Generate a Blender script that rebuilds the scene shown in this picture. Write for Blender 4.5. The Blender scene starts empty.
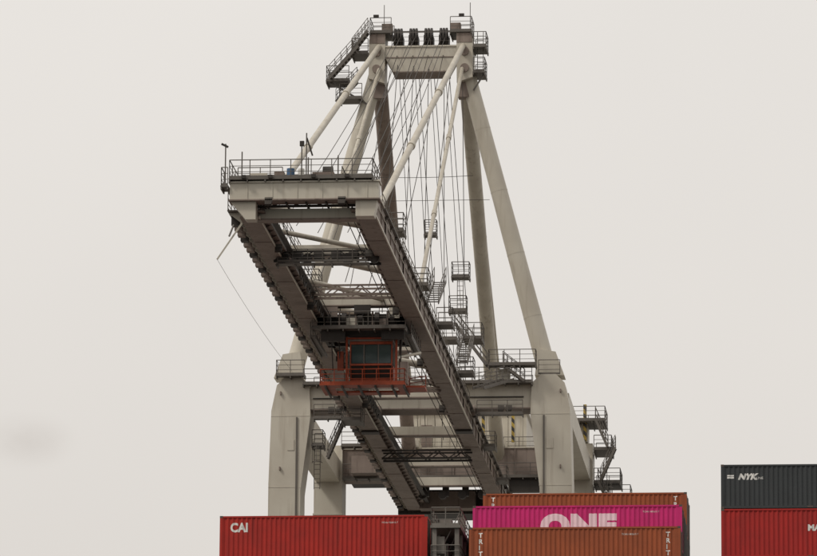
import bpy, bmesh, math, random
from mathutils import Vector, Matrix
random.seed(7)
scn=bpy.context.scene
scn.view_settings.view_transform='Standard'
scn.view_settings.look='None'
scn.view_settings.exposure=0

# ------------------------------------------------------------------ materials
def new_mat(name):
    m=bpy.data.materials.new(name); m.use_nodes=True
    return m, m.node_tree.nodes, m.node_tree.links, m.node_tree.nodes['Principled BSDF']

def paint(name, base, dirt=(0.10,0.08,0.06), rust=None, rough=0.55, dirt_amt=0.5, scale=0.5, streak=True, metal=0.0, spec=0.5, rust_lo=.62):
    m,N,L,B=new_mat(name)
    geo=N.new('ShaderNodeNewGeometry')
    n1=N.new('ShaderNodeTexNoise'); n1.inputs['Scale'].default_value=scale; n1.inputs['Detail'].default_value=8
    L.new(geo.outputs['Position'],n1.inputs['Vector'])
    r1=N.new('ShaderNodeValToRGB'); r1.color_ramp.elements[0].position=0.38; r1.color_ramp.elements[1].position=0.72
    L.new(n1.outputs['Fac'],r1.inputs['Fac'])
    mp=N.new('ShaderNodeMapping'); mp.inputs['Scale'].default_value=(3.2,3.2,0.28)
    L.new(geo.outputs['Position'],mp.inputs['Vector'])
    n2=N.new('ShaderNodeTexNoise'); n2.inputs['Scale'].default_value=1.0; n2.inputs['Detail'].default_value=6
    L.new(mp.outputs['Vector'],n2.inputs['Vector'])
    r2=N.new('ShaderNodeValToRGB'); r2.color_ramp.elements[0].position=0.5; r2.color_ramp.elements[1].position=0.75
    L.new(n2.outputs['Fac'],r2.inputs['Fac'])
    mx=N.new('ShaderNodeMath'); mx.operation='MAXIMUM'
    a1=N.new('ShaderNodeMath'); a1.operation='MULTIPLY'; a1.inputs[1].default_value=dirt_amt*0.7
    L.new(r1.outputs['Color'],a1.inputs[0])
    a2=N.new('ShaderNodeMath'); a2.operation='MULTIPLY'; a2.inputs[1].default_value=dirt_amt if streak else 0
    L.new(r2.outputs['Color'],a2.inputs[0])
    L.new(a1.outputs[0],mx.inputs[0]); L.new(a2.outputs[0],mx.inputs[1])
    mix=N.new('ShaderNodeMixRGB'); mix.inputs['Color1'].default_value=(*base,1); mix.inputs['Color2'].default_value=(*dirt,1)
    L.new(mx.outputs[0],mix.inputs['Fac'])
    last=mix.outputs['Color']
    if rust:
        n3=N.new('ShaderNodeTexNoise'); n3.inputs['Scale'].default_value=2.3; n3.inputs['Detail'].default_value=10; n3.inputs['Roughness'].default_value=0.7
        L.new(geo.outputs['Position'],n3.inputs['Vector'])
        r3=N.new('ShaderNodeValToRGB'); r3.color_ramp.elements[0].position=rust_lo; r3.color_ramp.elements[1].position=rust_lo+.1
        L.new(n3.outputs['Fac'],r3.inputs['Fac'])
        m3=N.new('ShaderNodeMixRGB'); L.new(r3.outputs['Color'],m3.inputs['Fac'])
        L.new(last,m3.inputs['Color1']); m3.inputs['Color2'].default_value=(*rust,1)
        last=m3.outputs['Color']
    L.new(last,B.inputs['Base Color'])
    B.inputs['Roughness'].default_value=rough; B.inputs['Metallic'].default_value=metal
    B.inputs['Specular IOR Level'].default_value=spec
    return m

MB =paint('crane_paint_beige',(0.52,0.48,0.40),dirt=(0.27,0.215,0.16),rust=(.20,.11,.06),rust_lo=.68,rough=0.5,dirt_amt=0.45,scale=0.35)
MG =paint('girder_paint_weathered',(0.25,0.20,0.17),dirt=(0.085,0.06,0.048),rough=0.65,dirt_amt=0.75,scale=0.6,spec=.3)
MR =paint('galvanised_steel',(0.12,0.105,0.09),dirt=(0.05,0.04,0.03),rough=0.6,dirt_amt=0.5,scale=1.0)
MK =paint('dark_machinery',(0.042,0.035,0.03),dirt=(0.02,0.016,0.013),rough=0.6,dirt_amt=0.5,spec=.3)
MO =paint('cab_orange_paint',(0.34,0.06,0.022),dirt=(0.09,0.028,0.016),rough=0.55,dirt_amt=0.75,scale=1.0,spec=.3)
MW =paint('white_paint',(0.72,0.70,0.65),dirt=(0.35,0.3,0.25),rough=0.5,dirt_amt=0.4)
MBL=paint('blue_paint',(0.04,0.11,0.22),rough=0.5,dirt_amt=0.4)
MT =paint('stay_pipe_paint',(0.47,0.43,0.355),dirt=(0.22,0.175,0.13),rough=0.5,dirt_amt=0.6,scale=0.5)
MRP=paint('wire_rope',(0.05,0.042,0.036),rough=0.7,dirt_amt=0.2)
def glass():
    m,N,L,B=new_mat('cab_glass')
    B.inputs['Base Color'].default_value=(0.03,0.05,0.05,1); B.inputs['Roughness'].default_value=0.08
    return m
MGL=glass()
def stripes():
    m,N,L,B=new_mat('hazard_stripes')
    geo=N.new('ShaderNodeNewGeometry'); s=N.new('ShaderNodeSeparateXYZ'); L.new(geo.outputs['Position'],s.inputs[0])
    ad=N.new('ShaderNodeMath'); ad.operation='ADD'; L.new(s.outputs['X'],ad.inputs[0]); L.new(s.outputs['Z'],ad.inputs[1])
    md=N.new('ShaderNodeMath'); md.operation='MODULO'; md.inputs[1].default_value=0.7; L.new(ad.outputs[0],md.inputs[0])
    ab=N.new('ShaderNodeMath'); ab.operation='ABSOLUTE'; L.new(md.outputs[0],ab.inputs[0])
    gt=N.new('ShaderNodeMath'); gt.operation='GREATER_THAN'; gt.inputs[1].default_value=0.35; L.new(ab.outputs[0],gt.inputs[0])
    mx=N.new('ShaderNodeMixRGB'); mx.inputs['Color1'].default_value=(0.42,0.29,0.05,1); mx.inputs['Color2'].default_value=(0.04,0.035,0.03,1)
    L.new(gt.outputs[0],mx.inputs['Fac']); L.new(mx.outputs[0],B.inputs['Base Color'])
    return m
MS=stripes()
MATS=[MB,MG,MR,MK,MO,MGL,MW,MBL,MS,MRP,MT]
B_,G_,R_,K_,O_,GL_,W_,BL_,S_,RP_,T_=range(11)

# ------------------------------------------------------------------ mesh builder
class MBld:
    def __init__(s): s.v=[];s.f=[];s.m=[];s.sm=[]
    def add(s,vs,fs,mat,smooth=False):
        o=len(s.v); s.v+= [tuple(p) for p in vs]
        for f in fs: s.f.append([i+o for i in f]); s.m.append(mat); s.sm.append(smooth)
    def box(s,x0,x1,y0,y1,z0,z1,mat=0):
        if x0>x1:x0,x1=x1,x0
        if y0>y1:y0,y1=y1,y0
        if z0>z1:z0,z1=z1,z0
        s.add([(x0,y0,z0),(x1,y0,z0),(x1,y1,z0),(x0,y1,z0),(x0,y0,z1),(x1,y0,z1),(x1,y1,z1),(x0,y1,z1)],
              [(0,3,2,1),(4,5,6,7),(0,1,5,4),(1,2,6,5),(2,3,7,6),(3,0,4,7)],mat)
    def prism(s,poly,y0,y1,mat=0):
        n=len(poly)
        vs=[(x,y0,z) for x,z in poly]+[(x,y1,z) for x,z in poly]
        fs=[tuple(range(n)),tuple(range(2*n-1,n-1,-1))]
        for i in range(n): j=(i+1)%n; fs.append((j,i,i+n,j+n))
        s.add(vs,fs,mat)
    def prismx(s,poly,x0,x1,mat=0):
        n=len(poly)
        vs=[(x0,y,z) for y,z in poly]+[(x1,y,z) for y,z in poly]
        fs=[tuple(range(n)),tuple(range(2*n-1,n-1,-1))]
        for i in range(n): j=(i+1)%n; fs.append((j,i,i+n,j+n))
        s.add(vs,fs,mat)
    def beam(s,p,q,w,h,mat=0,up=(0,0,1)):
        p=Vector(p);q=Vector(q);d=(q-p).normalized();u=Vector(up)
        if abs(d.dot(u))>0.98:u=Vector((0,1,0))
        a=d.cross(u).normalized()*w/2;b=a.cross(d).normalized()*h/2
        vs=[p-a-b,p+a-b,p+a+b,p-a+b,q-a-b,q+a-b,q+a+b,q-a+b]
        s.add(vs,[(0,3,2,1),(4,5,6,7),(0,1,5,4),(1,2,6,5),(2,3,7,6),(3,0,4,7)],mat)
    def tube(s,p,q,r,mat=0,n=16,r2=None,caps=True):
        p=Vector(p);q=Vector(q);d=(q-p).normalized();u=Vector((0,0,1))
        if abs(d.dot(u))>0.98:u=Vector((0,1,0))
        a=d.cross(u).normalized();b=a.cross(d).normalized()
        r2=r if r2 is None else r2
        c=[(math.cos(2*math.pi*i/n),math.sin(2*math.pi*i/n)) for i in range(n)]
        vs=[p+(a*x+b*y)*r for x,y in c]+[q+(a*x+b*y)*r2 for x,y in c]
        s.add(vs,[(i,(i+1)%n,(i+1)%n+n,i+n) for i in range(n)],mat,n>6)
        if caps: s.add(vs,[tuple(range(n-1,-1,-1)),tuple(range(n,2*n))],mat)
    def flanged(s,p,q,r,mat=0,n=20,r2=None,rings=3,rm=None):
        s.tube(p,q,r,mat,n,r2); p=Vector(p);q=Vector(q);d=(q-p).normalized(); r2=r if r2 is None else r2
        for i in range(1,rings+1):
            t=i/(rings+1); c=p.lerp(q,t); rr=(r+(r2-r)*t)+.012; s.tube(c-d*.04,c+d*.04,rr,mat if rm is None else rm,n)
    def rope(s,p,q,r=0.035,mat=RP_,sag=0):
        if sag==0: s.tube(p,q,r,mat,5,caps=False); return
        p=Vector(p);q=Vector(q);k=12;pr=p
        for i in range(1,k+1):
            t=i/k; x=p.lerp(q,t)-Vector((0,0,sag*4*t*(1-t))); s.tube(pr,x,r,mat,5,caps=False); pr=x
    def rail(s,pts,h=1.1,mat=R_,r=0.03,sp=1.3,mid=2,toe=True):
        for p,q in zip(pts[:-1],pts[1:]):
            p=Vector(p);q=Vector(q);L=(q-p).length;k=max(1,round(L/sp))
            for i in range(k+1):
                a=p.lerp(q,i/k); s.tube(a,a+Vector((0,0,h)),r,mat,5)
            s.tube(p+Vector((0,0,h)),q+Vector((0,0,h)),r*1.1,mat,5)
            for j in range(1,mid+1):
                z=h*j/(mid+1); s.tube(p+Vector((0,0,z)),q+Vector((0,0,z)),r*0.7,mat,5)
            if toe: s.beam(p+Vector((0,0,.07)),q+Vector((0,0,.07)),0.02,0.14,mat)
    def deck(s,x0,x1,y0,y1,z,mat=R_,rails='nsew',h=1.1,t=0.1):
        s.box(x0,x1,y0,y1,z-t,z,mat)
        k=max(1,int((x1-x0)/1.0))
        for i in range(k+1):
            x=x0+0.05+(x1-x0-0.1)*i/k; s.box(x-.04,x+.04,y0+.02,y1-.02,z-t-.14,z-t-.003,mat)
        e=0.05
        if 's' in rails: s.rail([(x0+e,y0+e,z),(x1-e,y0+e,z)],h)
        if 'n' in rails: s.rail([(x0+e,y1-e,z),(x1-e,y1-e,z)],h)
        if 'w' in rails: s.rail([(x0+e,y0+e,z),(x0+e,y1-e,z)],h)
        if 'e' in rails: s.rail([(x1-e,y0+e,z),(x1-e,y1-e,z)],h)
    def stair(s,p,q,w=0.8,mat=R_,side=(0,1,0)):
        p=Vector(p);q=Vector(q);sd=Vector(side)*w/2
        for sg in(-1,1):
            s.beam(p+sd*sg,q+sd*sg,0.06,0.2,mat)
            n=5
            for i in range(n+1):
                a=p.lerp(q,i/n)+sd*sg; s.tube(a,a+Vector((0,0,1.0)),.026,mat,5)
            for hh in(.5,1.0): s.tube(p+sd*sg+Vector((0,0,hh)),q+sd*sg+Vector((0,0,hh)),.028,mat,5)
        k=max(2,int(abs(q.z-p.z)/.25))
        for i in range(k):
            a=p.lerp(q,(i+.5)/k); s.beam(a-sd,a+sd,.2,.04,mat)
    def ladder(s,p,h,mat=R_,cage=True):
        x,y,z=p
        for dx in(-.22,.22): s.tube((x+dx,y,z),(x+dx,y,z+h),.03,mat,5)
        for i in range(int(h/.35)): s.tube((x-.22,y,z+.35*i+.1),(x+.22,y,z+.35*i+.1),.018,mat,4)
        if cage:
            for i in range(int((h-2)/1.0)+1):
                zz=z+2+i*1.0; pr=None
                for k in range(7):
                    a=math.pi*k/6; c=(x+.38*math.cos(a),y-.7*math.sin(a),zz)
                    if pr: s.beam(pr,c,.04,.06,mat)
                    pr=c
            for k in(1,3,5):
                a=math.pi*k/6; s.beam((x+.38*math.cos(a),y-.7*math.sin(a),z+2),(x+.38*math.cos(a),y-.7*math.sin(a),z+h),.03,.03,mat)
    def flood(s,x,y,z):
        s.prismx([(y-.2,z-.18),(y-.1,z-.28),(y+.16,z-.05),(y+.1,z+.1)],x-.2,x+.2,K_)
        s.box(x-.23,x+.23,y+.1,y+.16,z-.05,z+.3,R_)
    def obj(s,name,parent=None,mats=None,loc=(0,0,0)):
        me=bpy.data.meshes.new(name); me.from_pydata(s.v,[],s.f)
        for m in (mats or MATS): me.materials.append(m)
        me.polygons.foreach_set('material_index',s.m); me.polygons.foreach_set('use_smooth',s.sm)
        me.update()
        bm=bmesh.new(); bm.from_mesh(me); bmesh.ops.recalc_face_normals(bm,faces=bm.faces); bm.to_mesh(me); bm.free()
        o=bpy.data.objects.new(name,me); scn.collection.objects.link(o)
        o.location=loc
        if parent: o.parent=parent
        return o

def empty(name,loc):
    e=bpy.data.objects.new(name,None); scn.collection.objects.link(e); e.location=loc; e.empty_display_size=2; return e

# ================================================================== CRANE
crane=empty('container_crane',(-32.9,367,0))
QZ=-2.0
P=MBld()
for sg in(-1,1):
    ox=.35 if sg<0 else 0
    prof=[(9.15,QZ+3),(11.5,QZ+3),(11.5,60.5),(11.35,66.0),(10.95,67.95),(10.3,68.6),(9.2,68.6),(8.5,67.95),(8.4,65.6),(9.1,60.0)]
    P.prism([(sg*x+ox,z) for x,z in prof],-1.5,1.5,B_)
    P.box(sg*8.42+ox,sg*11.36+ox,-1.52,-1.503,65.58,65.63,B_)
    P.box(sg*9.05+ox,sg*11.5+ox,-1.52,-1.503,60.2,60.25,B_)
    P.box(sg*9.15+ox,sg*11.5+ox,-1.52,-1.503,50.7,50.75,B_)
    P.box(sg*9.6+ox,sg*10.1+ox,-1.54,-1.503,63.0,63.8,B_)
    for z in(61.5,67.2): P.box(sg*10.6+ox,sg*10.7+ox,-1.7,-1.503,z,z+.25,G_)
    # cable conduit running down the leg
    P.box(sg*9.35+ox,sg*9.47+ox,-1.6,-1.503,QZ+4,65.5,R_)
    P.box(sg*9.0,sg*11.3,30.6,33.6,QZ+3,68.9,B_)
    P.box(sg*8.93,sg*11.37,30.53,33.67,63.2,63.34,B_)
    P.box(sg*9.2,sg*11.1,1.5,30.6,65.9,67.7,B_)
    P.flanged((sg*10.2,1.5,62.5),(sg*10.2,30.6,48),0.5,B_)
    P.box(sg*9.2,sg*11.1,1.5,30.6,QZ+12,QZ+15,B_)
    for v in(0,32.1):
        P.box(sg*7,sg*13.5,v-1.2,v+1.2,QZ+1.6,QZ+3,B_)
        for k in range(4):
            x=sg*(7.7+k*1.7); P.box(x-.6,x+.6,v-.4,v+.4,QZ+.7,QZ+1.6,G_)
            for dx in(-.3,.3): P.tube((x+dx,v-.15,QZ+.4),(x+dx,v+.15,QZ+.4),.38,K_,14)
P.box(-8.2,8.45,-1.2,1.2,66.15,67.85,B_)
for x in[-7.2,-5.4,-2.2,0,2.2,5.4,7.2]: P.box(x-.03,x+.03,-1.25,-1.203,66.2,67.8,B_)
P.box(-8.1,8.45,-1.32,1.3,67.853,67.93,B_)
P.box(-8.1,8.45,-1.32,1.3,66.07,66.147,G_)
P.box(-7.9,7.9,-1.34,-1.26,66.9,66.98,K_)
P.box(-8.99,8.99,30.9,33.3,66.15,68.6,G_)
P.box(-8.99,8.99,30.8,33.4,68.603,68.7,B_)
for x in(-7,-5,-2,0,2,5,7): P.box(x-.05,x+.05,30.8,30.897,66.2,68.55,G_)
for sg in(-1,1):
    for v0,v1,z1 in((-1.0,1.0,66.07),(31,33.2,66.147)):
        P.box(sg*3.05,sg*3.95,v0,v1,65.95,z1-.003,B_)
for x in(-6.5,-5.9,6.2,6.8): P.flood(x,-1.5,66.0)
P.obj('portal_frame',crane)

A=MBld()
for sg in(-1,1):
    A.flanged((sg*9.75,0,68.4),(sg*3.35,0,92.6),0.72,B_,24,r2=0.58,rings=4)
    A.prism([(sg*8.7,68.603),(sg*10.9,68.603),(sg*10.25,70.4),(sg*8.95,70.6)],-1.0,1.0,B_)
    A.prism([(sg*8.8,68.9),(sg*10.5,68.9),(sg*9.1,72.4),(sg*8.65,72.4)],-.06,.06,B_)
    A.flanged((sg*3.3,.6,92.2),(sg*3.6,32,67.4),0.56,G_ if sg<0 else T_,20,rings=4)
    A.box(sg*2.8,sg*4.2,30.6,33.4,68.703,69.3,B_)
    A.prism([(sg*2.75,91.2),(sg*3.95,91.6),(sg*3.95,94.6),(sg*3.5,95.1),(sg*2.7,95.1)],-1.1,1.1,B_)
    for z in(92.3,93.6): A.tube((sg*3.35,-1.25,z),(sg*3.35,-1.1,z),.33,G_,16)
    A.box(sg*2.2,sg*3.0,-.9,-.1,95.1,95.9,G_)
    A.prism([(sg*2.8,90.2),(sg*4.2,90.2),(sg*3.95,91.6),(sg*2.75,91.2)],-.5,.5,G_)
    A.box(sg*2.72,sg*3.9,-1.14,-1.103,94.3,95.05,G_)
A.prism([(-2.7,94.0),(-2.7,93.2),(-2.1,92.1),(2.1,92.1),(2.7,93.2),(2.7,94.0)],-1.0,1.0,B_)
A.box(-2.75,2.75,-1.08,1.08,94.003,94.12,B_)
A.box(-2.7,2.7,-1.04,-1.003,93.16,93.24,G_)
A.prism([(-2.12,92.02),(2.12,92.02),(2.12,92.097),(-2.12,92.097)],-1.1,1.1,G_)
for x in(-1.75,-.6,.55,1.7):
    for k in(-.22,0,.22):
        A.tube((x+k-.07,-.35,94.85),(x+k+.07,-.35,94.85),.78,K_,22)
    A.box(x-.36,x-.31,-.8,.5,94.12,95.0,K_); A.box(x+.31,x+.36,-.8,.5,94.12,95.0,K_)
A.beam((-2.3,-.9,95.25),(2.3,-.9,95.25),.08,.08,R_)
A.obj('apex_frame',crane)

AP=MBld()
AP.deck(-3.9,-2.2,-1.3,1.3,95.18,rails='swn'); AP.deck(2.2,3.9,-1.3,1.3,95.18,rails='sen')
AP.deck(-5.3,-3.96,-1.2,1.2,93.6,rails='nsw'); AP.deck(-7.2,-5.4,-1.2,.9,91.5,rails='nsw')
AP.stair((-6.9,-1.35,91.5),(-4.7,-1.35,94.0)); AP.stair((-5.2,-1.2,93.6),(-4.0,-1.2,95.2))
AP.stair((-6.6,.9,90.2),(-5.0,.9,91.9))
AP.deck(-6.2,-4.4,-1.2,.6,90.1,rails='s')
AP.deck(3.96,5.0,-1.2,1.2,94.0,rails='nse'); AP.deck(3.96,4.9,-1.2,1.2,92.0,rails='nse')
AP.ladder((4.5,-.6,92),3.2,cage=False)
AP.beam((-6.9,-.8,91.4),(-4.0,-.8,89.6),.1,.14,R_); AP.beam((4.8,-.8,91.9),(4.0,-.8,90.6),.1,.12,R_)
AP.tube((-2.9,0,95.2),(-2.9,0,97.6),.03,R_,5); AP.tube((3.6,.8,95.2),(3.6,.8,97.9),.03,R_,5)
AP.box(-3.6,-3.2,-1.35,-1.1,96.3,96.5,K_); AP.box(2.9,3.3,-1.35,-1.1,96.3,96.5,K_)
AP.rail([(-2.2,-1.05,94.13),(2.2,-1.05,94.13)],1.0,toe=False,r=.024)
for (x,y,z) in((2.6,-1.2,76.2),(2.4,-1.2,73.6)):
    AP.deck(x-.2,x+1.2,y,y+1.2,z,rails='nsew')
AP.deck(.3,1.3,-1,0,79.5,rails='nsew')
AP.ladder((3.1,-1.1,73.6),2.8,cage=False)
AP.ladder((3.3,-1.2,68),5.6)
AP.obj('apex_platforms',crane)

# ---- boom & main girders
BM=MBld()
V0,VH,V1=-76.2,-2.2,52
Z0,Z1=64.3,66.1
for sg in(-1,1):
    wi,wo=3.02,3.98
    for a,b in((V0,VH),(VH+.5,V1)):
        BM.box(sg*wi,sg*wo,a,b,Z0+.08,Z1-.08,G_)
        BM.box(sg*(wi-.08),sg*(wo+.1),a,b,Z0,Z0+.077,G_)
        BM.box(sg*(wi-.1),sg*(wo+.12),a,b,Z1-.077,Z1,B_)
        v=a+1.5;i=0
        while v<b-.5:
            BM.box(sg*(wo+.003),sg*(wo+.07),v-.03,v+.03,Z0+.08,Z1-.08,G_)
            BM.box(sg*(wi-.07),sg*(wi-.003),v-.03,v+.03,Z0+.46,Z1-.08,G_)
            if i%4==2:
                BM.box(sg*(wi-.02),sg*(wo+.04),v-.5,v+.5,Z0-.03,Z0-.003,G_)
                BM.box(sg*(wo+.072),sg*(wo+.09),v-.5,v+.5,Z0+.25,Z1-.2,G_)
            # trolley-rail support knees
            BM.prism([(sg*2.62,Z0+.34),(sg*(wi-.004),Z0+.34),(sg*(wi-.004),Z0+.1)],v+.7,v+.76,G_)
            BM.prism([(sg*2.62,Z0+.34),(sg*(wi-.004),Z0+.34),(sg*(wi-.004),Z0+.1)],v+2.2,v+2.26,G_)
            v+=3.0;i+=1
        BM.box(sg*(wo+.072),sg*(wo+.1),a,b,Z0+1.05,Z0+1.11,B_)
        BM.box(sg*2.6,sg*(wi-.003),a,b,Z0+.35,Z0+.45,G_)
        BM.box(sg*2.64,sg*2.72,a,b,Z0+.453,Z0+.62,K_)
    BM.box(sg*2.85,sg*4.15,VH-.3,VH+.8,Z0-.15,Z0-.033,K_)
    BM.tube((sg*2.7,VH+.25,Z1-.3),(sg*4.3,VH+.25,Z1-.3),.4,G_,16)
BM.box(4.083,4.15,V0,VH,Z0-.02,Z0+.12,B_)
BM.box(-2.93,-2.87,V0,VH,Z0-.02,Z0+.09,B_)
for v in(-60,-44,-28,-10,6,20,29.5,45):
    BM.box(-3.02,3.02,v-.3,v+.3,Z1-.75,Z1-.1,B_)
    BM.box(-3.02,3.02,v-.36,v+.36,Z1-.83,Z1-.753,G_)
for v,w in((-73,-67),(-60.5,-53),(-43,-35),(-27,-20)):
    BM.tube((-3,v,Z1-.45),(3,w,Z1-.45),.24,T_,14)
BM.tube((3,-59,Z1-.4),(-3,-66,Z1-.4),.16,T_,12)
BM.tube((3,-42,Z1-.4),(-3,-51,Z1-.4),.16,T_,12)
BM.tube((3,-10,Z1-.4),(-3,-19,Z1-.4),.2,T_,12)
# tip head
BM.box(-4.55,4.4,-77.4,-76.25,65.15,66.15,B_)
BM.box(-4.62,4.47,-77.5,-76.2,66.153,66.25,B_)
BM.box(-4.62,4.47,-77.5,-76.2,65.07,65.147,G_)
for x in(-3.5,-2,-.5,1,2.5,3.7): BM.box(x-.03,x+.03,-77.44,-77.403,65.15,66.15,B_)
BM.prism([(-4.5,65.067),(-3.6,63.98),(-3.0,63.98),(-3.0,65.067)],-77.2,-76.25,B_)
BM.prism([(4.3,65.067),(4.1,64.1),(3.0,64.1),(3.0,65.067)],-77.2,-76.25,B_)
BM.box(-3.01,3.01,-75.6,-74.9,64.35,64.95,B_)
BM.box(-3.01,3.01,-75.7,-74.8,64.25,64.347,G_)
BM.box(-3.01,3.01,-76.2,-75.9,64.95,65.06,K_)
BM.box(-3.01,3.01,-73.2,-72.9,64.9,65.3,G_)
for x in(-2.4,-1.2,0,1.2,2.4): BM.box(x-.05,x+.05,-77.0,-74.9,64.955,65.06,K_)
for x in(-2,-.7,.7,2): BM.tube((x-.12,-76,65.5),(x+.12,-76,65.5),.42,K_,16)
for sg in(-1,1): BM.tube((sg*2.5,-74.8,64.7),(sg*2.5,-73.6,64.7),.18,K_,12)
BM.obj('boom_girders',crane)

BW=MBld()
BW.box(-5.0,-4.1,-75,V1,65.0,65.06,R_)
BW.rail([(-4.95,-75,65.06),(-4.95,-2,65.06)],1.1,sp=1.6)
BW.rail([(-4.95,2,65.06),(-4.95,50,65.06)],1.1,sp=1.6)
v=-74.5
i=0
while v<50:
    BW.prism([(-5.0,64.99),(-4.1,64.99),(-4.1,64.4),(-4.25,64.4)],v,v+.1,B_)
    BW.box(-4.85,-4.4,v+.35,v+1.0,64.3,64.85,G_ if i%3 else K_)
    BW.box(-4.9,-4.35,v+.3,v+1.05,64.853,64.9,B_)
    v+=1.5;i+=1
v=-60
while v<-8:
    BW.rope((-2.3,v,64.5),(-2.3,v+2.0,64.5),.05,K_,sag=.45); v+=2.0
BW.box(-2.45,-2.15,-74,48,64.6,64.68,K_)
# inner cable ladder and service pipes along the girders
for z,x,r in((65.5,-2.85,.06),(65.3,-2.85,.05),(65.5,2.85,.06),(65.15,2.88,.04)): BW.tube((x,-74,z),(x,-3,z),r,K_,6)
BW.rail([(-2.4,-72,65.5),(-2.4,-46,65.5)],.9,sp=2.0,r=.024,toe=False)
BW.box(4.12,4.32,-72,V1,65.62,65.7,R_); BW.rail([(3.9,-70,66.1),(3.9,-2,66.1)],1.0,sp=2.0,r=.026,toe=False)
BW.rail([(-3.1,-70,66.1),(-3.1,-2,66.1)],1.0,sp=2.0,r=.024,toe=False)
for v in range(-70,50,3): BW.box(4.1,4.3,v,v+.06,65.45,65.617,R_)
for v in(-34,-16): BW.deck(4.1,5.3,v,v+1.8,66.1,rails='nse')
BW.deck(4.1,5.0,22,24,64.6,rails='se'); BW.deck(4.1,5.1,8,10,64.9,rails='nse')
for v in(-68,-50,-32,-14):
    BW.flood(-2.7,v,64.15); BW.flood(2.7,v+2,64.15)
# tip deck
BW.deck(-4.6,4.1,-77.7,-73.4,66.42,rails='swe',h=1.1)
BW.rail([(-4.2,-73.5,66.42),(3.6,-73.5,66.42)],1.1)
BW.rail([(-4.3,-75.6,66.42),(-1.6,-75.6,66.42)],1.1); BW.rail([(2.0,-75.6,66.42),(2.0,-73.6,66.42)],1.1)
BW.deck(-5.1,-4.62,-77.6,-76.2,66.0,rails='sw')
for x,h in((-4.9,2.4),(-.3,2.5),(-.02,3.0),(.1,1.5),(-3.9,1.9),(1.9,1.6)): BW.tube((x,-76.9,66.3),(x,-76.9,66.3+h),.04,R_,6)
BW.box(-.42,-.16,-77.0,-76.8,68.5,68.8,K_); BW.beam((-5.15,-76.9,68.7),(-4.75,-76.9,68.5),.12,.12,K_); BW.beam((.0,-76.9,69.0),(.35,-76.9,67.9),.05,.1,K_)
BW.tube((-1.0,-76.5,66.42),(-1.0,-76.5,67.2),.24,BL_,14); BW.tube((-.4,-76.2,66.42),(-.4,-76.2,67.25),.2,W_,14)
BW.box(-3.4,-2.4,-76.8,-75.8,66.43,66.9,B_); BW.box(-2.0,-1.4,-76.5,-76,66.43,67.05,G_); BW.box(.3,1.6,-76.5,-75.6,66.43,67.0,G_)
BW.box(2.2,3.4,-76.2,-75.2,66.43,66.9,B_); BW.tube((.9,-76,67.1),(1.5,-76,67.1),.33,K_,14)
for x in(-3.8,-2.2,.4,2.4): BW.box(x,x+.25,-77.9,-77.72,66.35,66.55,K_)
for x in(-2.2,2.2): BW.flood(x,-77.6,64.95)
BW.beam((-3.9,-76.5,63.9),(-5.3,-77,61.6),.1,.1,B_); BW.beam((-4.4,-76.5,63.8),(-4.6,-77,63.0),.08,.08,R_)
BW.rope((-5.3,-77,61.6),(-9.6,-1,69.2),.011,R_,sag=.3)
for (x0,x1,v,z) in((3.0,4.3,-60,67.0),(3.0,4.3,-42,67.2),(-4.3,-3.0,-42,67.2),(3.2,4.6,-22,67.4),(1.0,3.0,-66,67.0)):
    BW.deck(x0,x1,v,v+2.0,z,rails='nsew')
BW.stair((4.4,-40,66.3),(4.4,-34,69.0),side=(1,0,0)); BW.stair((4.6,-18,66.3),(4.6,-12,69.4),side=(1,0,0)); BW.stair((5.1,-9,66.2),(6.9,-3,67.95),side=(1,0,0))
BW.deck(4.2,5.6,-12,-9.6,69.4,rails='nse')
BW.obj('boom_walkways',crane)

TR=MBld()
def truss(M,v,z,u0,u1,mat):
    for dv in(0,1.2):
        M.beam((u0,v+dv,z),(u1,v+dv,z),.12,.16,mat); M.beam((u0,v+dv,z+.6),(u1,v+dv,z+.6),.1,.12,mat)
        k=8
        for i in range(k):
            a=u0+(u1-u0)*i/k;b=u0+(u1-u0)*(i+1)/k
            M.beam((a,v+dv,z+(.6 if i%2 else 0)),(b,v+dv,z+(0 if i%2 else .6)),.06,.08,mat)
truss(TR,-64.5,64.1,-3.4,3.2,K_)
for x in(-2.8,-1.9,-.6,.5,1.6,2.6): TR.box(x-.3,x+.25,-64.6,-63.4,64.25,64.75,K_)
for x in(-2.9,-1.3,1.2,2.9): TR.tube((x,-64.7,64.2),(x,-64.4,64.2),.32,K_,14)
TR.deck(-3.2,2.6,-64.9,-64.2,63.9,rails='',t=.08)
TR.rail([(-3.1,-64.9,63.95),(2.5,-64.9,63.95)],.8,sp=.9)
TR.deck(-4.6,-3.1,-12.5,-10.0,63.4,rails='sew')
truss(TR,-52,64.5,-3.0,3.0,G_)
truss(TR,6,63.6,-3.4,3.4,K_)
truss(TR,-20,64.2,-3.0,3.2,G_)
TR.obj('cable_support_trolley',crane)

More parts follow.
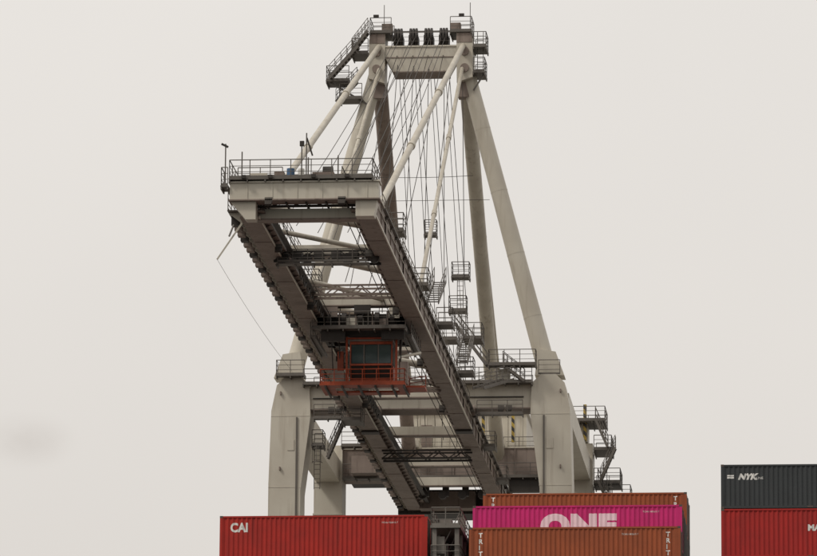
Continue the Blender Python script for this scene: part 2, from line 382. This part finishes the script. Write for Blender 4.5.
# ---- main trolley & operator cab
C=MBld()
va,vb=-44,-37
C.box(-2.9,2.9,va,va+.5,63.9,64.75,K_); C.box(-2.9,2.9,vb-.5,vb,63.9,64.75,K_)
C.box(-2.9,-2.4,va,vb,63.9,64.7,K_); C.box(2.4,2.9,va,vb,63.9,64.7,K_)
C.box(-2.2,2.3,va+.6,vb-.6,64.1,64.9,G_)
for x in(-2.1,-1.1,0,1.1,2.1): C.tube((x-.15,va-.1,64.4),(x+.15,va-.1,64.4),.48,K_,18); C.box(x-.35,x-.25,va-.35,va,63.8,64.9,G_)
C.box(-1.2,.2,va-.25,va-.02,63.9,64.5,B_); C.box(.9,1.7,va-.3,va-.02,64.0,64.4,G_)
C.box(-2.5,-1.5,va-.5,va-.36,64.5,65.2,G_); C.box(1.9,2.6,va-.5,va-.36,64.4,65.1,B_); C.box(-.4,.7,va-.6,va-.4,64.7,65.3,K_)
C.deck(-3.2,3.1,va-.9,va-.05,63.75,rails='s',h=1.05)
C.deck(-3.4,-2.95,va,vb,63.4,rails='w',h=1.0); C.deck(2.95,3.4,va,vb,63.4,rails='e',h=1.0)
C.rail([(-3.1,vb,64.8),(3.1,vb,64.8)],1.1); C.rail([(-2.8,va+.2,64.9),(2.8,va+.2,64.9)],1.0,toe=False)
C.box(-2.6,-1.0,va-.5,va-.1,62.9,63.6,K_); C.box(1.4,2.9,va-.4,va-.1,63.0,63.6,K_)
for x in(-2.7,-1.4,1.8,2.8): C.beam((x,va+.1,63.9),(x*.85+.2,va+.6,62.9),.12,.12,K_)
for x in(-2.0,-1.5,2.7): C.rope((x,va+.3,63.8),(x*.95,va+.8,60.9),.04,K_)
for x in(-.95,2.35):
    for v in(va+.3,va+2.9): C.beam((x,v,63.85),(x,v,60.3),.13,.13,G_ if v>va+1 else O_)
C.box(-1.1,2.5,va+.2,va+3,63.3,63.8,K_)
C.beam((-.95,va+.3,63.2),(2.35,va+.3,63.2),.1,.12,O_)
cx0,cx1,cv0,cv1,cz0,cz1=-.7,2.05,va+.35,va+2.9,60.55,63.0
C.prismx([(cv0+.5,cz0),(cv1,cz0),(cv1,cz1),(cv0,cz1),(cv0,cz0+.9)],cx0,cx1,K_)
C.box(cx0-.08,cx1+.08,cv0-.1,cv1+.1,cz1+.003,cz1+.12,G_)
C.box(cx0-.06,cx1+.06,cv0+.45,cv1+.05,cz0-.15,cz0-.003,O_)
for x in(cx0,cx0+.9,cx1-.9,cx1): C.beam((x,cv0-.03,cz0+.9),(x,cv0-.03,cz1),.08,.06,O_ if x in(cx0,cx1) else R_); C.beam((x,cv0-.03,cz0+.9),(x,cv0+.46,cz0),.08,.06,O_)
C.box(cx0,cx1,cv0-.07,cv0-.02,cz0+.82,cz0+.95,O_); C.box(cx0,cx1,cv0-.07,cv0-.02,cz1-.2,cz1-.02,O_)
for i in range(3):
    a=cx0+.06+i*.9; C.box(a+.02,a+.82,cv0-.045,cv0-.015,cz0+.98,cz1-.24,GL_)
C.box(cx1+.003,cx1+.04,cv0+.2,cv1-.3,cz0+1.0,cz1-.4,GL_); C.box(cx1+.003,cx1+.05,cv0+.5,cv1,cz0,cz0+.9,O_)
C.box(-2.7,3.0,va-.2,va+.9,59.98,60.1,O_); C.box(-2.7,3.0,va+2.6,va+3.6,59.98,60.1,O_)
C.box(-2.7,-1.8,va+.9,va+2.6,59.98,60.1,O_); C.box(2.4,4.2,va+.9,va+2.6,59.98,60.1,O_)
for x in(-2.3,-1.2,-.1,1,2.1,2.9): C.box(x-.05,x+.05,va-.2,va+3.6,59.8,59.977,K_)
C.rail([(-2.65,va-.15,60.1),(2.95,va-.15,60.1)],.95,mat=O_,r=.034,sp=.9); C.rail([(-2.65,va-.15,60.1),(-2.65,va+3.5,60.1)],.95,mat=O_,r=.034)
C.rail([(2.95,va-.15,60.1),(2.95,va+3.5,60.1),(4.1,va+2.6,60.1)],.95,mat=O_,r=.034)
C.box(-1.9,-1.1,va+.1,va+.8,60.1,61.0,G_); C.box(-1.6,-1.2,va+.6,va+1.2,61.0,62.4,O_)
C.box(2.6,3.1,va+.3,va+.8,60.12,61.6,G_)
C.tube((2.3,va+1,62.0),(3.6,va+4,62.9),.1,B_,10)
C.obj('trolley_and_operator_cab',crane)

# ---- stays and ropes
S=MBld()
for sg in(-1,1):
    for (vt,zt,ut,vb_,rr) in((-.9,94.1,3.2,-69,.22),(-.9,92.4,3.15,-41.5,.15)):
        p=Vector((sg*ut,vt,zt)); q=Vector((sg*3.55,vb_,66.3))
        S.tube(p,q,rr,T_,12)
        for t in(.33,.66):
            c=p.lerp(q,t); d=(q-p).normalized(); S.tube(c-d*.4,c+d*.4,rr*1.3,T_,12)
        S.box(q.x-.12,q.x+.12,q.y-.5,q.y+.5,66.1,66.9,B_)
S.tube((3.5,1,91.5),(3.7,46,66.3),.16,T_,12); S.tube((-3.5,1,91.5),(-3.7,46,66.3),.16,T_,12)
for i,x in enumerate((-1.9,-1.6,-.75,-.45,.4,.7,1.55,1.85)):
    S.rope((x,-1.1,94.7),(x*1.3,-66+(i%3)*2.2,66.5),.026,sag=.5)
for i,x in enumerate((-1.8,-.6,.55,1.7)):
    S.rope((x,-.9,93.4),(x*1.2,-49+i*1.7,66.3),.028)
    S.rope((x+.15,.4,94.9),(x*1.1,28+i,69),.028)
    S.rope((x-.1,.4,94.9),(x*1.1-.3,24+i,69),.024)
    S.rope((x+.05,-.7,93.2),(x*1.3+.3,-14+i*2,66.3),.028)
for x in(-2.3,2.3): S.rope((x,-1,92.2),(x*1.2,-30,66.2),.028)
S.rope((-4,-.8,84),(4,-.8,84),.022,sag=.1); S.rope((-5.2,0,82.3),(5.2,0,82.3),.02); S.rope((3.2,-1.2,91),(3.4,-1.2,76),.03)
for x in(-2.4,-2.0,2.0,2.4): S.rope((x,-74,64.9),(x,-44,64.6),.03); S.rope((x,-37,64.6),(x,30,64.9),.03)
S.obj('stays_and_ropes',crane)

# ---- portal walkways, stairs
W=MBld()
W.deck(-8.6,8.6,-2.2,-1.35,67.95,rails='s')
W.rail([(-8.1,1.2,67.93),(8.4,1.2,67.93)])
W.deck(-10.6,-8.4,-2.4,-1.5,68.6,rails='sw'); W.deck(5.3,8.9,-2.6,-1.4,69.2,rails='sew')
W.rail([(9,-1.4,68.6),(10.6,-1.4,68.6)])
W.stair((5.2,-2.0,69.2),(2.8,-2.0,72.4)); W.stair((8.0,-2,67.95),(6.4,-2,69.2))
W.deck(-8.0,-7.1,-1.2,.6,63.5,rails='sen'); W.ladder((-7.6,-.6,60.2),3.4)
W.stair((-6.8,-.8,62.5),(-5.4,-.8,65.8))
W.box(6.0,6.9,-1.7,-1.3,68.0,69.0,B_); W.box(-6.4,-5.7,-1.9,-1.4,68.0,69.2,B_)
W.box(1.2,2.2,-1.9,-1.4,68.0,68.9,G_); W.box(-1.9,-.9,-1.9,-1.4,68.0,69.3,G_)
W.deck(4.4,7.9,-1.9,-1.25,65.6,rails='s',h=1.0); W.deck(-7.8,-4.6,-1.9,-1.25,65.4,rails='s',h=1.0)
W.deck(-9,-4.9,29.3,30.5,68.7,rails='s'); W.deck(-8.9,8.9,29.6,30.7,66.1,rails='s')
W.deck(11.4,13.6,29.6,33.4,65.6,rails='nse'); W.deck(11.4,12.9,29.6,33.4,68.3,rails='nse'); W.deck(9.2,12.4,29.2,33.4,70.6,rails='nse')
W.stair((12.0,29.4,65.6),(13.2,29.4,68.3)) ; W.stair((12.6,29.3,68.3),(11.6,29.3,70.6)); W.stair((13.0,29.4,62.9),(11.8,29.4,65.6))
W.ladder((12.6,29.2,60),5.6)
W.deck(11.4,14.4,30,33,64.3,rails='se')
W.box(9.3,10.9,30.6,33.0,69.0,71.0,B_); W.box(9.5,10.2,30.4,30.6,69.2,70.6,G_)
W.tube((10.7,30.2,69),(10.7,30.2,72.0),.14,S_,12)
for x in(2.6,5.0): W.box(x-.12,x+.12,28.4,28.7,68.7,72.0,S_)
W.box(7.6,7.85,28.6,28.9,69.0,71,S_)
W.obj('portal_platforms',crane)

H=MBld()
H.box(-3.9,5.7,34,47,68.9,72.0,B_)
H.box(-4.1,5.9,33.8,47.2,72.003,72.2,W_)
x=-3.7
while x<5.6: H.box(x,x+.08,33.94,33.997,69.0,71.9,B_); x+=.6
H.box(-2.9,-2.0,33.9,33.937,69.1,71.1,G_); H.box(.4,1.6,33.9,33.937,70.2,71.2,GL_)
H.box(-5.0,6.4,33.5,48,68.703,68.897,G_)
H.rail([(-5,33.6,68.9),(6.4,33.6,68.9)]); H.rail([(-4,34,72.2),(5.8,34,72.2)],.9)
H.box(-8.8,-4.9,33.6,38,66.6,68.6,K_)
for v in(35,38,41,44): H.box(-6,6,v,v+.5,67.9,68.7,G_)
H.box(-4.9,3.6,35.5,39,64.0,66.0,K_); H.box(-3.0,1.5,33.8,35.4,64.2,65.6,G_)
for x in(-4,-2.4,-.8,.8,2.4): H.box(x,x+.5,30.0,30.6,64.6,66.0,K_); H.tube((x,29.9,64.7),(x,30.4,64.7),.35,K_,12)
H.box(-8.0,-6.0,28.0,30.5,66.2,67.6,G_)
H.box(4.6,7.6,30,30.8,64.9,66.1,K_)
H.obj('machinery_house',crane)

# ================================================================== CONTAINERS
LEN,WID=12.19,2.44
PITCH=.278;DEP=.045
X0C,X1C=.16,LEN-.16
def breaks():
    b=[];x=X0C
    while x+PITCH<X1C:
        b+=[(x,0),(x+.072,0),(x+.130,DEP),(x+.215,DEP)];x+=PITCH
    b.append((x,0)); b.append((X1C,0)); return b
BR=breaks()
def dprof(x):
    for (a,da),(b,db) in zip(BR[:-1],BR[1:]):
        if a<=x<=b: return da+(db-da)*(x-a)/max(1e-6,b-a)
    return 0
CMAT={}
def cmat(name,base,**k):
    if name not in CMAT: CMAT[name]=paint('container_'+name,base,dirt=tuple(c*.45+.012 for c in base),rust=tuple((c*.5+.03,c*.35+.02,c*.3+.012)[i] for i,c in enumerate(base)),rust_lo=.64,rough=.6,dirt_amt=.6,scale=.8,spec=.2)
    return CMAT[name]
CAST=paint('container_casting',(0.07,0.05,0.04))
CMESH={}
def cmesh(col,H):
    key=(col,round(H,2))
    if key in CMESH: return CMESH[key]
    M=MBld()
    zb,zt=.16,H-.11
    for y,sg in((.03,1),(WID-.03,-1)):
        vs=[(x,y+sg*d,z) for x,d in BR for z in(zb,zt)]
        M.add(vs,[(2*i,2*i+2,2*i+3,2*i+1) for i in range(len(BR)-1)],0)
    for x in(0,LEN-.16):
        for y in(0,WID-.16): M.box(x,x+.16,y,y+.16,.12,H-.12,0)
    for y in(0,WID-.1):
        M.box(.16,LEN-.16,y+.01,y+.09,H-.11,H-.01,0); M.box(.16,LEN-.16,y+.01,y+.09,.02,.16,0)
    for z0,z1 in((0,.118),(H-.118,H)):
        for x in(-.004,LEN-.174):
            for y in(-.004,WID-.174): M.box(x,x+.178,y,y+.178,z0,z1,1)
    for x in(5.0,6.9): M.box(x,x+.32,.004,.009,.04,.14,1)
    n=8;yy=[.16+(WID-.32)*i/(4*n) for i in range(4*n+1)]
    vs=[(.03+(DEP if i%4 in(2,3) else 0),y,z) for i,y in enumerate(yy) for z in(.12,H-.11)]
    M.add(vs,[(2*i,2*i+2,2*i+3,2*i+1) for i in range(4*n)],0)
    M.box(LEN-.1,LEN-.05,.16,WID/2-.01,.14,H-.12,0); M.box(LEN-.1,LEN-.05,WID/2+.01,WID-.16,.14,H-.12,0)
    for y in (.45,.95,1.49,1.99):
        M.tube((LEN-.02,y,.1),(LEN-.02,y,H-.1),.022,2,6); M.box(LEN-.05,LEN-.015,y-.12,y+.12,1.0,1.05,2)
    M.box(.16,LEN-.16,.1,WID-.1,H-.05,H-.025,0); M.box(.16,LEN-.16,.1,WID-.1,.1,.14,1)
    M.box(LEN-.16,LEN-.03,.16,WID-.16,H-.12,H-.004,0); M.box(.03,.16,.16,WID-.16,H-.11,H-.006,0)
    M.box(LEN-.16,LEN-.03,.16,WID-.16,.01,.13,0); M.box(.03,.16,.16,WID-.16,.01,.11,0)
    me_o=M.obj('tmp',None,[cmat(*col),CAST,MR]); me=me_o.data; bpy.data.objects.remove(me_o)
    me.name='container_shell_'+col[0]
    CMESH[key]=me; return me
def container(x,y,ztop,col,H=2.59):
    o=bpy.data.objects.new('shipping_container',cmesh(col,H)); scn.collection.objects.link(o)
    o.location=(x,y,ztop-H); return o
PM={}
def pmat(name,base):
    if name not in PM: PM[name]=paint('lettering_'+name,base,dirt=tuple(c*.6 for c in base),rough=.6,dirt_amt=.4,scale=2.5,spec=.2)
    return PM[name]
def lettering(cont,text,x,z,size,mat,bold=0.0,sx=1.0,shear=0.0,spacing=1.0):
    cu=bpy.data.curves.new('t','FONT'); cu.body=text; cu.size=size; cu.offset=bold; cu.shear=shear; cu.space_character=spacing; cu.resolution_u=4
    to=bpy.data.objects.new('t',cu); scn.collection.objects.link(to)
    dg=bpy.context.evaluated_depsgraph_get()
    me=bpy.data.meshes.new_from_object(to.evaluated_get(dg)); bpy.data.objects.remove(to)
    bm=bmesh.new(); bm.from_mesh(me)
    for v in bm.verts: v.co=Vector((x+v.co.x*sx,0,z+v.co.y))
    xs=[v.co.x for v in bm.verts]; a,b=min(xs),max(xs)
    for bx,_ in BR:
        if a<bx<b: bmesh.ops.bisect_plane(bm,geom=bm.verts[:]+bm.edges[:]+bm.faces[:],plane_co=(bx,0,0),plane_no=(1,0,0))
    for v in bm.verts: v.co.y=.03+dprof(v.co.x)-.005
    bm.to_mesh(me); bm.free(); me.materials.clear(); me.materials.append(mat)
    o=bpy.data.objects.new('lettering',me); scn.collection.objects.link(o); o.parent=cont
    return o

RED=('red',(0.40,0.030,0.022)); BRN=('brown_orange',(0.33,0.085,0.034)); PNK=('magenta',(0.55,0.028,0.17))
GRY=('slate',(0.05,0.054,0.056)); DK=('dark_green',(0.03,0.04,0.035)); BLU=('blue',(0.03,0.07,0.16)); RD2=('crimson',(0.38,0.026,0.022))
WHT=pmat('white',(0.72,0.70,0.66)); PNW=pmat('pale_pink',(0.78,0.60,0.66))
XA,XB,XC=-37.44,-22.6,-8.15
pool=[BRN,RED,GRY,BLU,DK,BRN,RED]
def stack(x,y,ztop,tops,base=22.3):
    z=ztop;outs=[]
    for i in range(12):
        col,H=tops[i] if i<len(tops) else (random.choice(pool),2.59)
        if z-H<base: break
        outs.append(container(x,y,z,col,H)); z-=H+.012
    return outs
cai=stack(XA,287.2,45.64,[(RED,2.59)])[0]
stack(XA,289.8,45.6,[(DK,2.59)]); stack(XA,292.4,45.55,[(GRY,2.59)])
o1=stack(XB,284.6,44.45,[(BRN,2.59)])[0]
o2=stack(XB,287.2,46.12,[(PNK,2.59)])[0]
stack(XB,289.8,46.1,[(DK,2.59)]); stack(XB,292.4,46.1,[(DK,2.59)])
o3=stack(XB,295.0,48.12,[(BRN,2.59)])[0]; stack(XB,297.6,48.1,[(DK,2.59)])
n=stack(XC,287.2,48.45,[(GRY,2.59),(RD2,2.896)]); nyk,mae=n[0],n[1]
stack(XC,289.8,48.4,[(GRY,2.59),(DK,2.896)])
lettering(cai,'CAI',.62,1.66,.72,WHT,bold=.03,sx=.9)
lettering(o2,'ONE',4.0,.78,1.75,PNW,bold=.13,sx=1.12,spacing=1.10)
for i,ch in enumerate('TRITON'):
    lettering(o1,ch,.55,2.0-i*.36,.38,WHT,bold=.012); lettering(o1,ch,11.35,2.0-i*.36,.38,WHT,bold=.012)
for i,ch in enumerate('TRI'): lettering(o3,ch,.5,2.1-i*.36,.36,WHT,bold=.012); lettering(o3,ch,11.4,2.1-i*.36,.36,WHT,bold=.012)
lettering(nyk,'NYK',1.0,1.72,.46,WHT,bold=.03,sx=1.1,shear=.3); lettering(nyk,'LINE',2.05,1.72,.2,WHT)
lettering(nyk,'=',.35,1.68,.55,WHT,bold=.02,sx=1.3)
lettering(mae,'MAGNA',5.0,1.6,.5,WHT,bold=.02)
for c,x,z in((cai,9.9,2.1),(o1,9.2,2.1),(o2,10.3,2.15)): lettering(c,'TCNU 482615 7',x-.4,z,.14,WHT)

# ================================================================== SHIP
HULL=paint('hull_blue_paint',(0.03,0.05,0.09),rough=.5)
ship=empty('container_ship',(-30,306,-6))
Sm=MBld()
outl=[(-150,-12),(-140,-20),(-110,-23),(90,-23),(130,-16),(160,0),(130,16),(90,23),(-110,23),(-140,20),(-150,12)]
def sect(s,z): return [(x*s if abs(x)>100 else x,y*s,z) for x,y in outl]
lv=[sect(.93,-3),sect(.98,4),sect(1,14),sect(1.0,27.2)]
k=len(outl)
vs=[p for l in lv for p in l]
fs=[(i+j*k,(i+1)%k+j*k,(i+1)%k+(j+1)*k,i+(j+1)*k) for j in range(3) for i in range(k)]
Sm.add(vs,fs,0); Sm.add(lv[-1],[tuple(range(k))],1)
Sm.obj('hull',ship,[HULL,MG])
LB=MBld()
LG=paint('lashing_bridge_paint',(0.16,0.14,0.12),dirt=(0.06,0.05,0.04),rough=.6)
for x0,zt in((-24.95,44.6),(-10.1,39.8)):
    for y in(284.9,287.4,290,292.6,295.2,297.8):
        for dx in(.2,1.5): LB.box(x0+dx,x0+dx+.25,y-.12,y+.12,21.2,zt,0)
        for z in range(24,int(zt)-2,5): LB.beam((x0+.3,y,z),(x0+1.6,y,z+2.5),.1,.1,0)
    for z in sorted({24.2,29.4,34.6,39.8,min(42.4,zt),zt}):
        LB.box(x0+.1,x0+1.85,284.6,298,z-.15,z,0)
        LB.rail([(x0+.15,284.7,z),(x0+.15,297.9,z)],1.05,mat=0); LB.rail([(x0+1.8,284.7,z),(x0+1.8,297.9,z)],1.05,mat=0); LB.rail([(x0+.15,284.7,z),(x0+1.8,284.7,z)],1.05,mat=0,sp=.8)
    for i in range(6): LB.box(x0+.4,x0+.9,285+i*2.6,285.6+i*2.6,zt-1.6,zt-.6,0)
for i in range(5): LB.beam((-24.7+i*.1,285.2+i*2.6,42.4),(-23.2,285.2+i*2.6,45.4),.05,.05,0)
LB.box(-24.6,-23.9,288,289,44.6,45.5,0); LB.box(-23.7,-23.3,290,291,44.6,45.9,0)
lb=LB.obj('lashing_bridge',None,[LG]); lb.parent=ship; lb.location=(30,-306,6)
HP=MBld()
for x in(XA,XB,XC): HP.box(x+.2,x+LEN-.2,284.8,300,21.2,22.25,0)
hp=HP.obj('hatch_covers',ship,[LG]); hp.location=(30,-306,6)

# ================================================================== GROUND / WATER
def sheet(name,x0,x1,y0,y1,z,mat):
    M=MBld(); M.add([(x0,y0,z),(x1,y0,z),(x1,y1,z),(x0,y1,z)],[(0,1,2,3)],0); return M.obj(name,None,[mat])
wm,N,L,Bs=new_mat('harbour_water'); Bs.inputs['Base Color'].default_value=(0.03,0.04,0.04,1); Bs.inputs['Roughness'].default_value=.12
nz=N.new('ShaderNodeTexNoise'); nz.inputs['Scale'].default_value=.35; nz.inputs['Detail'].default_value=8
g=N.new('ShaderNodeNewGeometry'); L.new(g.outputs['Position'],nz.inputs['Vector']); bp=N.new('ShaderNodeBump'); bp.inputs['Distance'].default_value=.6
L.new(nz.outputs['Fac'],bp.inputs['Height']); L.new(bp.outputs['Normal'],Bs.inputs['Normal'])
sheet('water',-6000,6000,-3000,350,-6,wm)
conc=paint('quay_concrete',(0.24,0.23,0.21),dirt=(0.12,0.11,0.10),rough=.9,streak=False,scale=.1)
Q=MBld(); Q.box(-6000,6000,350,9000,-12,-2,0)
for i in range(-40,40): Q.box(i*8-.6,i*8+.6,349.3,350,-5,-2.4,1)
Q.box(-600,600,366.9,367.05,-2,-1.9,1); Q.box(-600,600,399.0,399.15,-2,-1.9,1)
Q.obj('quay',None,[conc,MK])

# ================================================================== LIGHT
el,az=math.radians(48),math.radians(-126)
w=bpy.data.worlds.new('World'); scn.world=w; w.use_nodes=True
N=w.node_tree.nodes; L=w.node_tree.links; bg=N['Background']
sd=Vector((math.sin(az)*math.cos(el),math.cos(az)*math.cos(el),math.sin(el)))
sky=N.new('ShaderNodeTexSky'); sky.sky_type='NISHITA'; sky.sun_disc=False; sky.sun_elevation=el; sky.sun_rotation=az; sky.dust_density=5
sc=N.new('ShaderNodeMixRGB'); sc.blend_type='MULTIPLY'; sc.inputs['Fac'].default_value=1; sc.inputs['Color2'].default_value=(.08,.08,.08,1); L.new(sky.outputs[0],sc.inputs['Color1'])
tc=N.new('ShaderNodeTexCoord'); nrm=N.new('ShaderNodeVectorMath'); nrm.operation='NORMALIZE'; L.new(tc.outputs['Generated'],nrm.inputs[0])
sp=N.new('ShaderNodeSeparateXYZ'); L.new(nrm.outputs[0],sp.inputs[0])
rp=N.new('ShaderNodeValToRGB'); e=rp.color_ramp.elements
e[0].position=0; e[0].color=(.68,.635,.585,1); e[1].position=1; e[1].color=(.97,.94,.90,1)
m1=rp.color_ramp.elements.new(.14); m1.color=(.785,.74,.69,1); m2=rp.color_ramp.elements.new(.27); m2.color=(.865,.825,.775,1)
L.new(sp.outputs['Z'],rp.inputs['Fac'])
cn=N.new('ShaderNodeTexNoise'); cn.inputs['Scale'].default_value=5; cn.inputs['Detail'].default_value=4; L.new(nrm.outputs[0],cn.inputs['Vector'])
cr=N.new('ShaderNodeMapRange'); cr.inputs['From Min'].default_value=.3; cr.inputs['From Max'].default_value=.7; cr.inputs['To Min'].default_value=.965; cr.inputs['To Max'].default_value=1.03
L.new(cn.outputs['Fac'],cr.inputs['Value'])
mu=N.new('ShaderNodeVectorMath'); mu.operation='SCALE'; L.new(rp.outputs['Color'],mu.inputs[0]); L.new(cr.outputs[0],mu.inputs['Scale'])
d0=Vector((-832.9,4873.7,852.7)).normalized()
n9=N.new('ShaderNodeTexNoise'); n9.inputs['Scale'].default_value=90; n9.inputs['Detail'].default_value=4; L.new(nrm.outputs[0],n9.inputs['Vector'])
sb=N.new('ShaderNodeVectorMath'); sb.operation='SUBTRACT'; L.new(nrm.outputs[0],sb.inputs[0]); sb.inputs[1].default_value=d0
s2=N.new('ShaderNodeVectorMath'); s2.operation='MULTIPLY'; s2.inputs[1].default_value=(1,1,1.8); L.new(sb.outputs[0],s2.inputs[0])
ln=N.new('ShaderNodeVectorMath'); ln.operation='LENGTH'; L.new(s2.outputs[0],ln.inputs[0])
mr=N.new('ShaderNodeMapRange'); mr.inputs['From Min'].default_value=0; mr.inputs['From Max'].default_value=.012; mr.inputs['To Min'].default_value=1; mr.inputs['To Max'].default_value=0; mr.interpolation_type='SMOOTHSTEP'
L.new(ln.outputs['Value'],mr.inputs['Value'])
mm=N.new('ShaderNodeMath'); mm.operation='MULTIPLY'; L.new(mr.outputs[0],mm.inputs[0]); L.new(n9.outputs['Fac'],mm.inputs[1])
m5=N.new('ShaderNodeMath'); m5.operation='MULTIPLY'; m5.inputs[1].default_value=.45; L.new(mm.outputs[0],m5.inputs[0])
sm=N.new('ShaderNodeMixRGB'); L.new(m5.outputs[0],sm.inputs['Fac']); L.new(mu.outputs[0],sm.inputs['Color1']); sm.inputs['Color2'].default_value=(.42,.36,.31,1)
mixs=N.new('ShaderNodeMixRGB'); mixs.inputs['Fac'].default_value=.9; L.new(sc.outputs[0],mixs.inputs['Color1']); L.new(sm.outputs[0],mixs.inputs['Color2'])
L.new(mixs.outputs[0],bg.inputs['Color']); bg.inputs['Strength'].default_value=1.02
sl=bpy.data.lights.new('sun','SUN'); sl.energy=1.5; sl.angle=math.radians(10); sl.color=(1,.96,.89)
so=bpy.data.objects.new('sun',sl); scn.collection.objects.link(so); so.rotation_euler=(-sd).to_track_quat('-Z','Y').to_euler(); so.location=(0,0,150)

# ================================================================== CAMERA
F=5000.0
yc=Vector((463,-1039,-F)).normalized()
t=math.atan2(1039,F); zc=Vector((0,math.cos(t),-math.sin(t))); zc=(zc-yc*zc.dot(yc)).normalized(); xc=yc.cross(zc)
r=math.radians(.4); zr=zc*math.cos(r)+xc*math.sin(r); xr=yc.cross(zr)
R=Matrix((xr,yc,zr))
cd=bpy.data.cameras.new('camera'); cd.sensor_width=36; cd.lens=F/817*36; cd.clip_end=20000; cd.clip_start=1
co=bpy.data.objects.new('camera',cd); scn.collection.objects.link(co); co.matrix_world=R.to_4x4()
scn.camera=co
